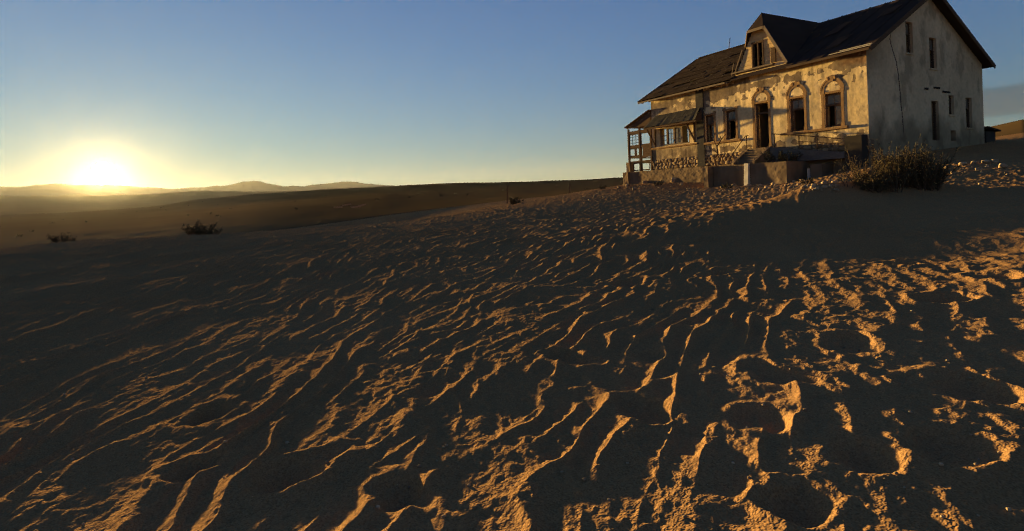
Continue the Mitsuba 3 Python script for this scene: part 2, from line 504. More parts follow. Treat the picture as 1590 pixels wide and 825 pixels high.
def ripples(X, Y, r):
    o = np.zeros_like(X)
    P = lambda u, v, w=0.0: np.stack([u, v, o + w], -1)
    patch = meshkit.fbm(P(X / 3.5, Y / 3.5, 2), 3, 31)
    turn = 1 / (1 + np.exp(-(X + 0.1 + 0.25 * np.maximum(Y - 2.5, 0) + 0.8 * (patch - 0.5)) / (0.35 + 0.05 * np.abs(Y))))
    right = 1 / (1 + np.exp(-(X - 0.30 * Y - 0.55) / 0.4))          # the slope to the right: few ripples, rough trodden sand
    right = right * np.clip(1.35 - Y / 14, 0, 1)
    h = pattern(X, Y, 1.0, 0, 0.21, 0.95) * (1 - turn) + pattern(X, Y, 26.0, 13, 0.22, 0.6) * turn
    h = h * (1 - 0.72 * right) * (0.6 + 0.8 * patch)
    h = h + 0.042 * (meshkit.fbm(P(X / 0.9, Y / 0.9, 5), 2, 41) - 0.5) * (1 + 1.0 * right)
    cl = meshkit.fbm(P(X / 0.16, Y / 0.22, 1), 4, 51) - 0.5
    h = h + right * 0.044 * cl + 0.013 * (meshkit.fbm(P(X / 0.045, Y / 0.06), 2, 61) - 0.5)
    return h


def footprints(X, Y):
    """Hollows with a soft rim left by feet: (x, y, length, width, heading, depth)."""
    h = np.zeros_like(X)
    g = np.random.default_rng(5)
    spots = []
    for (px, py, L, w) in [(1238, 800, .30, .20), (1345, 712, .34, .2), (1215, 588, .42, .26), (1180, 650, .3, .2), (1470, 462, .36, .24), (1130, 372, .4, .24), (1520, 600, .5, .3), (1120, 425, .4, .25),
                           (980, 440, .4, .26), (1060, 390, .4, .25), (1320, 530, .4, .25), (1480, 700, .36, .25), (330, 645, .34, .24), (440, 742, .36, .26), (310, 725, .3, .2), (620, 770, .35, .22), (1000, 640, .4, .26), (880, 560, .4, .24), (1560, 430, .4, .3), (1400, 410, .4, .25)]:
        d = px_ray(px, py)
        k = -1.25 / d[2]
        for _ in range(6):
            k = local_z(np.array([d[0] * k]), np.array([d[1] * k]))[0] / d[2]
        spots.append((d[0] * k, d[1] * k, L * .52, w * .62, g.uniform(-0.9, 0.9), g.uniform(1.15, 1.5)))
    for _ in range(24):
        y = g.uniform(4, 24)
        spots.append((g.uniform(-0.5, 0.55) * y + 0.15 * y, y, g.uniform(.14, .22), g.uniform(.10, .15), g.uniform(-1, 1), g.uniform(0.25, 0.85)))
    for (x, y, L, w, th, dep) in spots:
        m = (np.abs(X - x) < 1.2) & (np.abs(Y - y) < 1.2)
        if not m.any():
            continue
        dx, dy = X[m] - x, Y[m] - y
        u, v = dx * math.cos(th) - dy * math.sin(th), dx * math.sin(th) + dy * math.cos(th)
        q = np.sqrt((u / w) ** 2 + (v / L) ** 2 + 1e-9) * (1 + 1.5 * (meshkit.fbm(np.stack([dx * 3.2 + x * 3, dy * 3.2 + y, 0 * dx], -1), 3, 3) - 0.5))
        h[m] += dep * (-0.045 * np.exp(-(q / 0.9) ** 2.6) + 0.014 * np.exp(-((q - 1.25) / 0.36) ** 2))
    return h


rip = R < 75
fade = np.clip((75 - RR[rip]) / 15, 0, 1)
smooth_lee = np.exp(-(((X[rip] - 7.4) / 3.6) ** 2 + ((Y[rip] - 11.9) / 1.8) ** 2))   # drift in the lee of the shrub, swept smooth
Zr = ripples(X[rip], Y[rip], RR[rip])
Z[rip] += Zr * fade * (1 - 0.5 * np.clip(smooth_lee, 0, 1))
Z[rip] += footprints(X[rip], Y[rip]) * (1 - 0.5 * np.clip(smooth_lee, 0, 1))
nc = len(AZ)


def sheet(i0, i1, cap=False):
    idx = np.arange(i0 * nc, i1 * nc).reshape(-1, nc)
    v = np.stack([X[i0:i1], Y[i0:i1], Z[i0:i1]], -1).reshape(-1, 3)
    k = np.arange((i1 - i0) * nc).reshape(i1 - i0, nc)
    kn = np.roll(k, -1, axis=1)
    f = np.concatenate([np.stack([k[:-1], kn[:-1], kn[1:]], -1).reshape(-1, 3), np.stack([k[:-1], kn[1:], k[1:]], -1).reshape(-1, 3)])
    f = f[:, ::-1]
    if cap:
        v = np.vstack([v, [[0, 0, v[:nc, 2].mean()]]])
        c = len(v) - 1
        f = np.vstack([f, np.stack([k[0], kn[0], np.full(nc, c)], -1)[:, ::-1][:, [0, 2, 1]]])
    return v, f


i1 = int(np.searchsorted(R, 75))
i2 = int(np.searchsorted(R, 650))
i3 = int(np.searchsorted(R, 5000))


def ground_normals(key, i0, i1, bsdf, cap=False):
    v, f = sheet(i0, i1, cap)
    scene[key] = mikit.ply((v, f), bsdf, smooth=True)


ground_normals('sand', 0, i1, 'sand_mat', True)
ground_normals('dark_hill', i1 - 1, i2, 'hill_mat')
ground_normals('desert_plain', i2 - 1, i3, 'far_mat')
ground_normals('mountains', i3 - 1, len(R), 'mountain_mat')
tag('sand', 'wind-rippled and trodden sand slope rising to the house', kind='structure')
tag('dark_hill', 'long low dark desert hill behind the sand slope', kind='structure')
tag('desert_plain', 'wide hazy desert plain below the setting sun', kind='structure')
tag('mountains', 'far hazy mountain range along the horizon', kind='structure')


def ground_z(x, y):
    return float(local_z(np.array([x]), np.array([y]))[0])


def at_px(px, py):
    """The point of the sand slope seen at this pixel of the photograph."""
    d = px_ray(px, py)
    ks = np.geomspace(1.2, 70, 500)
    hz = local_z(d[0] * ks, d[1] * ks) - d[2] * ks
    i = np.nonzero(hz > 0)[0]
    k = ks[i[0]] if len(i) else 50.0
    return np.array([d[0] * k, d[1] * k, ground_z(d[0] * k, d[1] * k)])


# ------------------------------------------------------------------ the house
HO = 'abandoned_house'
tag(HO, 'derelict two-storey house with peeling cream plaster and dark gabled roof on the sand slope', 'house')
RIDGE, EAVE = 9.62, 6.34
D, LEN = 11.1, 14.9
slope = (RIDGE - EAVE) / (D / 2)


def roof_z(t):
    return EAVE + slope * min(t, D - t)


front_open = {  # s0, s1, z0, z1
    'w1': (9.30, 10.02, 2.76, 4.42), 'w2': (7.66, 8.42, 2.76, 4.48), 'door': (5.42, 6.32, 2.05, 4.58),
    'w3': (3.26, 4.12, 2.74, 4.50), 'w4': (1.27, 2.16, 2.74, 4.43), 'bay': (11.35, 14.10, 2.84, 4.10)}
front = sbox(0.0, 1.90, LEN, 6.32) if False else Polygon([(0, 1.95), (LEN, 1.95), (LEN, 6.33), (0, 6.33)])
# wall head under the cross gable
front = front.union(Polygon([(4.15, 6.30), (7.55, 6.30), (7.55, 6.62), (4.15, 6.62)]))
for o in front_open.values():
    front = front.difference(sbox(o[0], o[2], o[1], o[3]))
hadd(HO + '__wall', prism(front, 0.0, 0.42), 'facade_mat', label='front wall with peeling sunlit cream plaster')
end = Polygon([(0.42, 0.2), (D, 0.2), (D, 6.33), (D / 2, RIDGE - 0.06), (0.42, 6.33 + slope * 0.42 - 0.06)])
end_open = [(3.45, 4.10, 6.34, 7.92), (5.62, 6.32, 5.72, 7.32), (5.62, 6.32, 1.97, 4.02), (7.36, 7.9, 3.36, 4.40), (7.46, 8.0, 1.96, 2.52), (9.14, 9.82, 2.70, 4.36)]
for o in end_open:
    end = end.difference(sbox(o[0], o[2], o[1], o[3]))
hadd(HO + '__wall', cat(prism_t(end, 0.0, 0.42), box(0.002, 0.418, 0.0, 0.42, 0.2, 1.95)), 'endwall_mat', label='shaded gable wall with a long crack')
# skin that closes the near corner of the gable wall over the front wall's thickness
hadd(HO + '__wall', prism_t(Polygon([(0.003, 1.96), (0.42, 1.96), (0.42, 6.5), (0.003, 6.3)]), -0.012, -0.001), 'endwall_mat')
lend = Polygon([(0.42, 0.2), (D, 0.2), (D, 6.33), (D / 2, RIDGE - 0.06), (0.42, 6.33 + slope * 0.42 - 0.06)])
for o in [(0.6, 2.1, 2.75, 4.2), (3.0, 3.9, 2.05, 4.4), (6, 7.2, 2.8, 4.4)]:
    lend = lend.difference(sbox(o[0], o[2], o[1], o[3]))
hadd(HO + '__wall', prism_t(lend, LEN - 0.42, LEN), 'inner_mat')
hadd(HO + '__wall', prism(Polygon([(0.42, 0.2), (LEN - 0.42, 0.2), (LEN - 0.42, 6.33), (0.42, 6.33)]), D - 0.42, D - 0.002), 'inner_mat')
# inside: floor, ceiling, and unseen partitions added to keep the rooms dark
hadd(HO + '__floor', box(0.43, LEN - 0.43, 0.43, D - 0.43, 1.80, 2.0), 'inner_mat')
hadd(HO + '__ceiling', box(0.43, LEN - 0.43, 0.43, D - 0.43, 5.2, 5.35), 'inner_mat')
for s_ in (4.8, 7.0, 11.0):
    hadd(HO + '__partition', box(s_, s_ + 0.2, 0.43, D - 0.43, 2.0, 5.2), 'inner_mat')
hadd(HO + '__partition', box(0.43, 10.9, 4.6, 4.8, 2.002, 5.198), 'inner_mat')

# plinth: smooth rendered base, a band of rubble stones over it
hadd(HO + '__plinth', cat(rough(box(7.5, 17.86, -0.14, 0.40, -0.5, 1.26), .03, .2), box(0.0, 7.49, -0.06, 0.40, -0.5, 1.26), box(0.0, LEN - 0.002, 0.02, 0.42, 1.26, 1.948)), 'concrete_mat')


def blob(sz, g, sub=1):
    m = trimesh.creation.icosphere(subdivisions=sub)
    v = m.vertices
    v = np.sign(v) * np.abs(v) ** g.uniform(0.55, 0.8)
    v *= 1 + 0.28 * (meshkit.noise(v * 1.4 + g.uniform(0, 50, 3), 1)[:, None] - 0.5) * 2
    m.vertices = v * np.asarray(sz) / 2
    return m


g = np.random.default_rng(3)
z = 1.27
rowi = 0
while z < 1.9:
    hh = (0.21, 0.24, 0.22)[rowi % 3]
    s = -0.02
    while s < LEN - 0.1:
        w = g.uniform(0.16, 0.46)
        if s + w > LEN:
            w = LEN - s
        hide = 5.2 < s + w / 2 < 6.6
        if not hide:
            m = blob((w * 1.10, 0.20, hh * g.uniform(0.98, 1.16)), g)
            m.apply_transform(trimesh.transformations.rotation_matrix(g.uniform(-0.3, 0.3), [0, 1, 0]))
            m.apply_translation([s + w / 2, 0.055 + g.uniform(-0.02, 0.02), z + hh / 2 + g.uniform(-0.015, 0.015)])
            hadd(HO + '__plinth__stone', m, 'stone_mat', smooth=50)
        s += w
    z += hh
    rowi += 1

# pilaster strip, one dark grey over its full height
hadd(HO + '__pilaster', box(10.08, 10.66, -0.075, -0.002, 1.28, 6.24), 'strip_mat', label='dark grey strip running down the front')

# ---- windows


def surround(s0, s1, z0, z1, door=False, arched=True):
    """Moulded plaster surround: jambs, impost blocks, segmental arch with a crown ornament."""
    jw = 0.135
    parts = []
    zb = z0 - (0.0 if door else 0.02)
    for a in (s0 - jw, s1):
        parts.append(box(a, a + jw, -0.024, -0.001, zb, z1 + 0.03))
        parts.append(box(a - 0.04, a + jw + 0.04, -0.034, -0.0015, z1 + 0.03, z1 + 0.19))
        parts.append(box(a - 0.025, a + jw + 0.025, -0.040, -0.0012, zb + 0.001, zb + 0.2))
    parts.append(box(s0 + 0.042, s1 - 0.042, -0.025, -0.0014, z1, z1 + 0.10))
    if arched:
        c, half, rise = (s0 + s1) / 2, (s1 - s0) / 2 + jw, 0.54
        th = np.linspace(0, np.pi, 17)
        outer = [(c + half * np.cos(q), z1 + 0.19 + rise * np.sin(q) ** 1.15) for q in th]
        inner = [(c + (half - 0.15) * np.cos(q), z1 + 0.19 + (rise - 0.15) * np.sin(q) ** 1.15) for q in th[::-1]]
        parts.append(prism(Polygon(outer + inner), -0.016, -0.0013))
        rim_o = [(c + (half + 0.05) * np.cos(q), z1 + 0.20 + (rise + 0.05) * np.sin(q) ** 1.15) for q in th]
        rim_i = [(c + (half - 0.03) * np.cos(q), z1 + 0.20 + (rise - 0.03) * np.sin(q) ** 1.15) for q in th[::-1]]
        parts.append(prism(Polygon(rim_o + rim_i), -0.026, -0.0165))
        parts.append(prism(Polygon([(c - 0.08, z1 + 0.58), (c + 0.08, z1 + 0.58), (c + 0.12, z1 + 0.84), (c, z1 + 0.90), (c - 0.12, z1 + 0.84)]), -0.040, -0.0016))
        for q in (-1, 1):
            parts.append(blob((0.16, 0.10, 0.2), g).apply_translation([c + q * 0.2, -0.005, z1 + 0.76]))
    return cat(parts)


def sash(s0, s1, z0, z1, t, nx, nz, w=0.045):
    ps = [bar((s0, t, z0 + w / 2), (s1, t, z0 + w / 2), 0.05, w), bar((s0, t, z1 - w / 2), (s1, t, z1 - w / 2), 0.05, w),
          bar((s0 + w / 2, t + .002, z0), (s0 + w / 2, t + .002, z1), w, 0.05), bar((s1 - w / 2, t + .002, z0), (s1 - w / 2, t + .002, z1), w, 0.05)]
    for i in range(1, nx):
        x = s0 + (s1 - s0) * i / nx
        ps.append(bar((x, t + .004, z0), (x, t + .004, z1), 0.03, 0.03))
    for i in range(1, nz):
        q = z0 + (z1 - z0) * i / nz
        ps.append(bar((s0, t + .006, q), (s1, t + .006, q), 0.03, 0.028))
    return cat(ps)


def glass(s0, s1, z0, z1, t):
    return trimesh.Trimesh([[s0, t, z0], [s1, t, z0], [s1, t, z1], [s0, t, z1]], [[0, 1, 2], [0, 2, 3]], process=False)


def front_window(o, arched, style):
    s0, s1, z0, z1 = o
    k = free(HO + '__window')
    hadd(k + '__surround', surround(s0, s1, z0, z1, arched=arched), 'surround_mat')
    ow = 0.10
    hadd(k + '__frame', cat(box(s0, s0 + 0.06, ow, ow + 0.1, z0, z1), box(s1 - 0.06, s1, ow, ow + 0.1, z0, z1), box(s0 + 0.06, s1 - 0.06, ow, ow + 0.1, z1 - 0.06, z1 - .001),
                            box(s0 + 0.06, s1 - 0.06, ow, ow + 0.1, z0 + .001, z0 + 0.06), box(s0 + 0.06, s1 - 0.06, ow - 0.01, ow + 0.09, z1 - 0.62, z1 - 0.56)), 'wood_mat')
    m = (s0 + s1) / 2
    if style == 'top':        # fanlight glazed, lower lights gone
        hadd(k + '__sash', sash(s0 + .06, s1 - .06, z1 - 0.56, z1 - 0.06, ow + 0.05, 2, 1), 'wood_mat')
        hadd(k + '__pane', glass(s0 + .08, s1 - .08, z1 - 0.54, z1 - 0.08, ow + 0.05), 'dirty_pane_mat')
        hadd(k + '__sash', sash(s1 - 0.20, s1 - .06, z0 + 0.06, z1 - 0.62, ow + 0.05, 1, 3), 'wood_mat')
    elif style == 'half':     # one casement left, the other empty
        hadd(k + '__sash', sash(s0 + .06, m, z0 + .06, z1 - 0.62, ow + 0.05, 1, 3), 'wood_mat')
        hadd(k + '__sash', sash(s0 + .06, s1 - .06, z1 - 0.56, z1 - 0.06, ow + 0.05, 2, 1), 'wood_mat')
        hadd(k + '__pane', glass(s0 + .08, m - .02, z0 + .08, z1 - 0.64, ow + 0.05), 'dirty_pane_mat')
        hadd(k + '__pane', glass(s0 + .08, s1 - .08, z1 - 0.54, z1 - 0.08, ow + 0.05), 'dirty_pane_mat')
    else:
        hadd(k + '__sash', sash(s0 + .06, s1 - .06, z1 - 0.56, z1 - 0.06, ow + 0.05, 2, 1), 'wood_mat')
        hadd(k + '__sash', sash(m, s1 - .06, z0 + .06, z1 - 0.62, ow + 0.05, 1, 3), 'wood_mat')
    return k


front_window(front_open['w4'], True, 'half')
front_window(front_open['w3'], True, 'top')
front_window(front_open['w2'], False, 'top')
front_window(front_open['w1'], False, 'half')
# long sills
hadd(HO + '__sill', box(0.95, 4.62, -0.13, -0.002, 2.60, 2.72), 'surround_mat')
hadd(HO + '__sill', box(7.3, 10.07, -0.13, -0.002, 2.60, 2.72), 'surround_mat')
hadd(HO + '__sill', box(10.67, LEN, -0.10, -0.002, 2.70, 2.80), 'surround_mat')

# ---- door
o = front_open['door']
dk = HO + '__door'
hadd(dk + '__surround', surround(*o, door=True), 'surround_mat')
hadd(dk + '__frame', cat(box(o[0], o[0] + .07, .12, .24, o[2], o[3]), box(o[1] - .07, o[1], .12, .24, o[2], o[3]), box(o[0] + .07, o[1] - .07, .12, .24, o[3] - .07, o[3] - .001), box(o[0] + .07, o[1] - .07, .12, .23, 3.98, 4.06)), 'wood_mat')
leaf = cat(box(0, .78, 0, .045, 2.07, 3.97), [box(a, a + .26, -.012, -.0005, b, b + hh) for a in (.09, .43) for b, hh in ((2.2, .7), (3.05, .8))])
leaf.apply_transform(trimesh.transformations.rotation_matrix(math.radians(62), [0, 0, 1]))
leaf.apply_translation([5.50, .26, 0])
hadd(dk + '__leaf', leaf, 'wood_mat')

# ---- bay window with its boarded hood
o = front_open['bay']
bk = free(HO + '__window')
tag(bk, label='wide bay window under a boarded hood')
hadd(bk + '__frame', cat(box(o[0], o[1], .02, .14, o[3] - .10, o[3] - .001), box(o[0], o[1], .02, .14, o[2] + .001, o[2] + .08), [box(a, a + .11, .021, .139, o[2] + .08, o[3] - .10) for a in (o[0] + .002, 12.02, 12.72, 13.38, o[1] - .112)]), 'pale_wood_mat')
for a0, a1 in ((12.13, 12.72), (12.83, 13.38)):
    hadd(bk + '__sash', sash(a0, a1, o[2] + .08, o[3] - .10, .08, 2, 3, .05), 'pale_wood_mat')
    hadd(bk + '__pane', glass(a0 + .02, a1 - .02, o[2] + .10, o[3] - .12, .085), 'dirty_pane_mat')
hadd(bk + '__sash', sash(13.49, 13.99, o[2] + .08, o[3] - .52, .08, 1, 2, .05), 'pale_wood_mat')

hk = HO + '__hood'
tag(hk, label='sagging boarded hood over the bay window')
top = np.array([(s_, -0.03, 4.98) for s_ in np.linspace(10.35, 14.35, 19)])
bot = np.array([(s_, -0.85 - .05 * g.uniform(), 4.14 + .05 * g.uniform()) for s_ in np.linspace(9.95, 14.85, 19)])
for i in range(18):
    for seg in range(2):
        f0, f1 = (0.0, .56) if seg == 0 else (.52, 1.0)
        up = .012 if seg == 0 else 0.0
        a, b = top[i] * (1 - f0) + bot[i] * f0, top[i] * (1 - f1) + bot[i] * f1
        c, d = top[i + 1] * (1 - f0) + bot[i + 1] * f0, top[i + 1] * (1 - f1) + bot[i + 1] * f1
        nrm = np.array([0, -.02, .025])
        lift = np.array([0, -up, up])
        gap = .02 * (c - a)
        v = np.array([a + gap, b + gap, d - gap, c - gap]) + lift + np.array([0, 0, g.uniform(-.012, .012)])
        v = np.vstack([v, v + nrm])
        hadd(hk + '__board', trimesh.Trimesh(v, [[0, 1, 2], [0, 2, 3], [4, 6, 5], [4, 7, 6], [0, 5, 1], [0, 4, 5], [1, 6, 2], [1, 5, 6], [2, 7, 3], [2, 6, 7], [3, 4, 0], [3, 7, 4]], process=False), 'hood_mat')
for s_ in (10.2, 14.5):     # closed cheeks
    v = np.array([(s_, -.01, 4.95), (s_, -.80, 4.15), (s_, -.01, 4.15)])
    v = np.vstack([v, v + [.03, 0, 0]])
    hadd(hk + '__cheek', trimesh.Trimesh(v, [[0, 1, 2], [3, 5, 4], [0, 3, 4], [0, 4, 1], [1, 4, 5], [1, 5, 2], [2, 5, 3], [2, 3, 0]], process=False), 'wood_mat')
hadd(hk + '__beam', bar((9.98, -.80, 4.10), (14.8, -.80, 4.10), .08, .1), 'wood_mat')
for s_ in (10.9, 14.55):
    hadd(hk + '__bracket', cat(bar((s_, -.03, 2.95), (s_, -.76, 4.06), .08), bar((s_, -.05, 2.85), (s_, -.05, 4.10), .08)), 'wood_mat')

# ---- glazed porch at the far left end
pk = HO + '__porch'
tag(pk, label='open timber porch with broken glazing at the left end')
PS0, PS1, PT = 14.92, 17.42, 2.3
for (s_, t_) in ((PS0 + .08, -.0), (16.2, -.0), (PS1, -.0), (PS1, PT), (PS1, PT / 2)):
    hadd(pk + '__post', bar((s_, t_, 1.26), (s_, t_, 4.42), .12), 'wood_mat')
for zz in (4.12, 3.05, 2.30, 1.95):
    hadd(pk + '__rail', bar((PS0 + .14, .003, zz), (PS1 - .06, .003, zz), .09, .13 if zz != 4.12 else .2), 'wood_mat')
    if zz < 4.12:
        hadd(pk + '__rail', bar((PS1, .06, zz + .004), (PS1, PT - .06, zz + .004), .08, .09), 'wood_mat')
for (a0, a1, z0, z1, nx, nz, pane) in ((16.26, 17.36, 3.12, 4.02, 3, 4, True), (15.06, 16.14, 3.12, 4.02, 1, 1, True), (16.72, 17.36, 2.37, 2.98, 1, 1, False), (16.26, 16.66, 2.37, 2.98, 1, 1, False), (16.26, 17.0, 1.30, 1.88, 1, 1, False), (15.2, 16.14, 1.30, 1.88, 1, 1, False)):
    hadd(pk + '__sash', sash(a0, a1, z0, z1, .004, nx, nz, .07), 'wood_mat')
    if pane:
        hadd(pk + '__pane', glass(a0 + .03, a1 - .03, z0 + .03, z1 - .03, .012), 'pane_mat')
for s_ in (15.1, 15.3, 15.5, 15.7):
    hadd(pk + '__board', box(s_, s_ + .19, -.02, .02, 2.37, 2.98), 'wood_mat')
# lean-to roof of boards, its gable end boarded
pr = np.array([(PS0 + .01, 5.50), (PS1 + .22, 4.56)])
for i, t_ in enumerate(np.arange(-.22, PT + .2, .25)):
    hadd(pk + '__roof_board', bar((pr[0][0], t_ + .12, pr[0][1] + g.uniform(-.01, .01)), (pr[1][0] + g.uniform(-.05, .05), t_ + .12, pr[1][1]), .24, .05), 'wood_mat')
for i, s_ in enumerate(np.arange(PS0 + .02, PS1 + .1, .22)):
    ztop = 5.50 - (s_ - PS0) / (PS1 + .22 - PS0) * .94 - .06
    ztop2 = 5.50 - (s_ + .21 - PS0) / (PS1 + .22 - PS0) * .94 - .06
    if ztop2 > 4.48:
        hadd(pk + '__gable_board', prism(Polygon([(s_, 4.46), (s_ + .21, 4.46), (s_ + .21, ztop2), (s_, ztop)]), -.06, -.03), 'wood_mat')
hadd(pk + '__base', cat(rough(box(17.3, 17.9, -.30, .2, -.3, 1.24), .04), box(14.905, 17.85, .41, PT + .2, -.5, 1.235), rough(box(17.15, 17.6, -.2, .2, 1.25, 1.95), .04)), 'concrete_mat')

# ---- roofs


def slab(p, th=.07):
    """A quad or triangle of points pushed down by th."""
    p = np.asarray(p, float)
    n = len(p)
    v = np.vstack([p, p - [0, 0, th]])
    f = [[0, i, i + 1] for i in range(1, n - 1)] + [[n, n + i + 1, n + i] for i in range(1, n - 1)]
    for i in range(n):
        j = (i + 1) % n
        f += [[i, n + i, n + j], [i, n + j, j]]
    return trimesh.Trimesh(v, f, process=False)


OT = -.42
EZ = EAVE + slope * OT + .10
RZ = RIDGE + .10
rk = HO + '__roof'
AS_, SL_, SR_ = 5.87, 7.66, 4.02
hadd(rk, cat(slab([(-.42, OT, EZ), (7.6, OT + 0, EZ), (7.6, D / 2, RZ), (-.42, D / 2, RZ)]), slab([(-.42, D + .42, EZ + .002), (-.42, D / 2 + .004, RZ), (15.7, D / 2 + .004, RZ), (15.7, D + .42, EZ + .002)])), 'roof_mat', label='dark metal main roof')
for i, s_ in enumerate(np.arange(.35, 7.5, .82)):        # standing seams of the sheets
    tv = OT + .02
    if 4.02 < s_ < 7.66:
        k_ = (s_ - SR_) / (AS_ - SR_) if s_ < AS_ else (SL_ - s_) / (SL_ - AS_)
        tv = ((6.44 + k_ * 3.28) - EZ) / slope + OT + .1
    if tv < D / 2 - .3:
        hadd(rk + '__seam', bar((s_, tv, EZ + slope * (tv - OT) + .012), (s_ + g.uniform(-.02, .02), D / 2 - .02, RZ + .012), .045, .035), 'roof_mat')
for (s_, t_, w_, l_, a_) in ((1.7, .6, .8, 1.3, .05), (3.0, 2.6, .75, 1.5, -.04), (.6, 3.4, .8, 1.1, .06)):
    zz = EZ + slope * (t_ - OT)
    hadd(rk + '__loose_sheet', slab([(s_, t_, zz + .10), (s_ + w_, t_ + a_, zz + .04), (s_ + w_, t_ + l_, zz + slope * l_ + .02), (s_, t_ + l_, zz + slope * l_ + .03)], .015), 'rust_mat', label='rusty lifted sheet on the main roof')
lk = free(rk)
hadd(lk, slab([(7.61, OT + .05, EZ - .06), (15.72, OT + .05, EZ - .06), (15.72, D / 2 - .02, RZ - .08), (7.61, D / 2 - .02, RZ - .08)]), 'tile_mat', label='left roof slope of weathered overlapping boards')
ncourse = 17
for i in range(ncourse):
    f0, f1 = i / ncourse, (i + 1.25) / ncourse
    f1 = min(f1, 1)
    t0, t1 = OT + (D / 2 - OT) * f0, OT + (D / 2 - OT) * f1
    z0_, z1_ = EZ + (RZ - EZ) * f0, EZ + (RZ - EZ) * f1
    s = 7.62
    while s < 15.7:
        w = g.uniform(1.3, 2.6)
        e = min(s + w, 15.76)
        if e - s > .3 and g.uniform() > .04:
            lift = g.uniform(.02, .075)
            dz = g.uniform(-.02, .02)
            m = slab([(s + .015, t0 + g.uniform(-.04, .02), z0_ + lift + dz), (e - .015, t0 + g.uniform(-.04, .02), z0_ + lift - dz), (e - .015, t1, z1_ + .005), (s + .015, t1, z1_ + .005)], .03)
            hadd(lk + '__shingle_board', m, 'tile_mat')
        s = e
hadd(rk + '__ridge', cat(bar((6.4, D / 2, RZ + .03), (15.6, D / 2, RZ + .03), .2, .06)), 'tile_mat')
# rafter ends under the left eave, fascia boards
for s_ in np.arange(7.9, 15.7, .75):
    hadd(rk + '__rafter', bar((s_, OT + .02, EZ - .16), (s_, .3, EZ - .16 + slope * .72), .07, .12), 'pale_wood_mat')
hadd(rk + '__fascia', bar((8.0, OT - .02, EZ - .10), (15.74, OT - .02, EZ - .10), .03, .10), 'pale_wood_mat')
hadd(rk + '__fascia', bar((-.40, OT - .02, EZ - .06), (3.9, OT - .02, EZ - .06), .03, .12), 'wood_mat')
for (a, b, zz) in ((-.45, 1.6, .07), (-.4, 1.15, .17)):
    hadd(rk + '__loose_board', bar((a, OT - .01 + zz * 1.6, EZ + .02 + zz), (b, OT + .0 + zz * 1.6, EZ + .02 + zz), .14, .03), 'white_mat', label='pale loose board lying along the eave')
# verge boards of the gables
for s_, mt in ((-.45, 'wood_mat'), (15.75, 'pale_wood_mat')):
    for q in (0, 1):
        tt = (OT, D / 2) if q == 0 else (D - OT, D / 2)
        hadd(rk + '__verge_board', bar((s_, tt[0], EZ - .08), (s_, tt[1], RZ - .08), .04, .22), mt)
# purlin ends in the gable
# ---- cross gable
ck = free(HO + '__cross_gable')
tag(ck, label='tall half-hipped wall dormer with board infill')
AS, AZt = 5.87, 9.72
SL, SR, CE = 7.66, 4.02, 6.44     # left and right foot
FT = -.26


def on_main(z_):
    return (z_ - EZ) / slope + OT


zc = 8.78
sl_c = AS + (SL - AS) * (AZt - zc) / (AZt - CE)
sr_c = AS - (AS - SR) * (AZt - zc) / (AZt - CE)
hip_t = .32
tmr = on_main(AZt) + .05
hadd(ck + '__roof', slab([(AS, hip_t, AZt), (sr_c, FT, zc), (SR, FT, CE), (SR, on_main(CE) + .05, CE), (AS, tmr, AZt)], .06), 'roof_mat')
hadd(ck + '__roof', slab([(AS, hip_t, AZt), (AS, tmr, AZt), (SL, on_main(CE) + .05, CE), (SL, .03, CE), (SL - .88, .02, CE + 1.585), (sl_c, FT, zc)], .06), 'roof_mat')
hadd(ck + '__hip_roof', slab([(AS, hip_t - .01, AZt + .005), (sl_c, FT - .02, zc + .005), (sr_c, FT - .02, zc + .005)], .05), 'roof_mat')
hadd(ck + '__verge_board', bar((sr_c - .03, FT - .04, zc - .06), (SR - .06, FT - .04, CE - .02), .04, .16), 'pale_wood_mat')
hadd(ck + '__verge_board', bar((sl_c, FT - .05, zc - .09), (sr_c, FT - .05, zc - .09), .04, .15), 'pale_wood_mat')
hadd(ck + '__verge_board', bar((sl_c + .01, FT - .02, zc - .05), (SL - .86, -.01, CE + 1.50), .04, .13), 'wood_mat')
hadd(ck + '__strut', bar((SL - .06, -.03, 6.55), (SL - .66, -.02, 7.85), .05), 'pale_wood_mat')
hadd(ck + '__strut', bar((SL + .12, -.06, 6.5), (SL - .02, -.03, 7.2), .04), 'pale_wood_mat')


def gable_edge(z_):
    k = (AZt - .12 - z_) / (AZt - CE)
    return AS - (AS - SR) * k + .02, AS + (SL - AS) * k - .02


zz = 6.64
bi = 0
WIN = (5.66, 6.28, 6.66, 8.02)
while zz < 8.72:
    h_ = min(.235 if bi % 2 else .22, 8.74 - zz)
    lo, hi = gable_edge(zz + h_ / 2)
    pieces = [(lo, WIN[0]), (WIN[1], hi)] if zz + h_ / 2 < WIN[3] else [(lo, hi)]
    for a, b in pieces:
        a2, b2 = max(a, 4.1), min(b, 7.5)
        if b2 - a2 > .08:
            lo2, hi2 = gable_edge(zz + h_)
            p4 = [(a2, zz), (b2, zz), (min(b2, hi2) if b == hi else b2, zz + h_ - .012), (max(a2, lo2) if a == lo else a2, zz + h_ - .012)]
            tilt = g.uniform(0, .02)
            hadd(ck + '__plank', prism(Polygon(p4), .02 - tilt, .07), 'panel_mat')
    zz += h_
    bi += 1
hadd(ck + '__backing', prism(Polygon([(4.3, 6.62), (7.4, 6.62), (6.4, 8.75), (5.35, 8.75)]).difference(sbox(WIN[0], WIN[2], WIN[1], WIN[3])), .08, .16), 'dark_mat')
wk = ck + '__window'
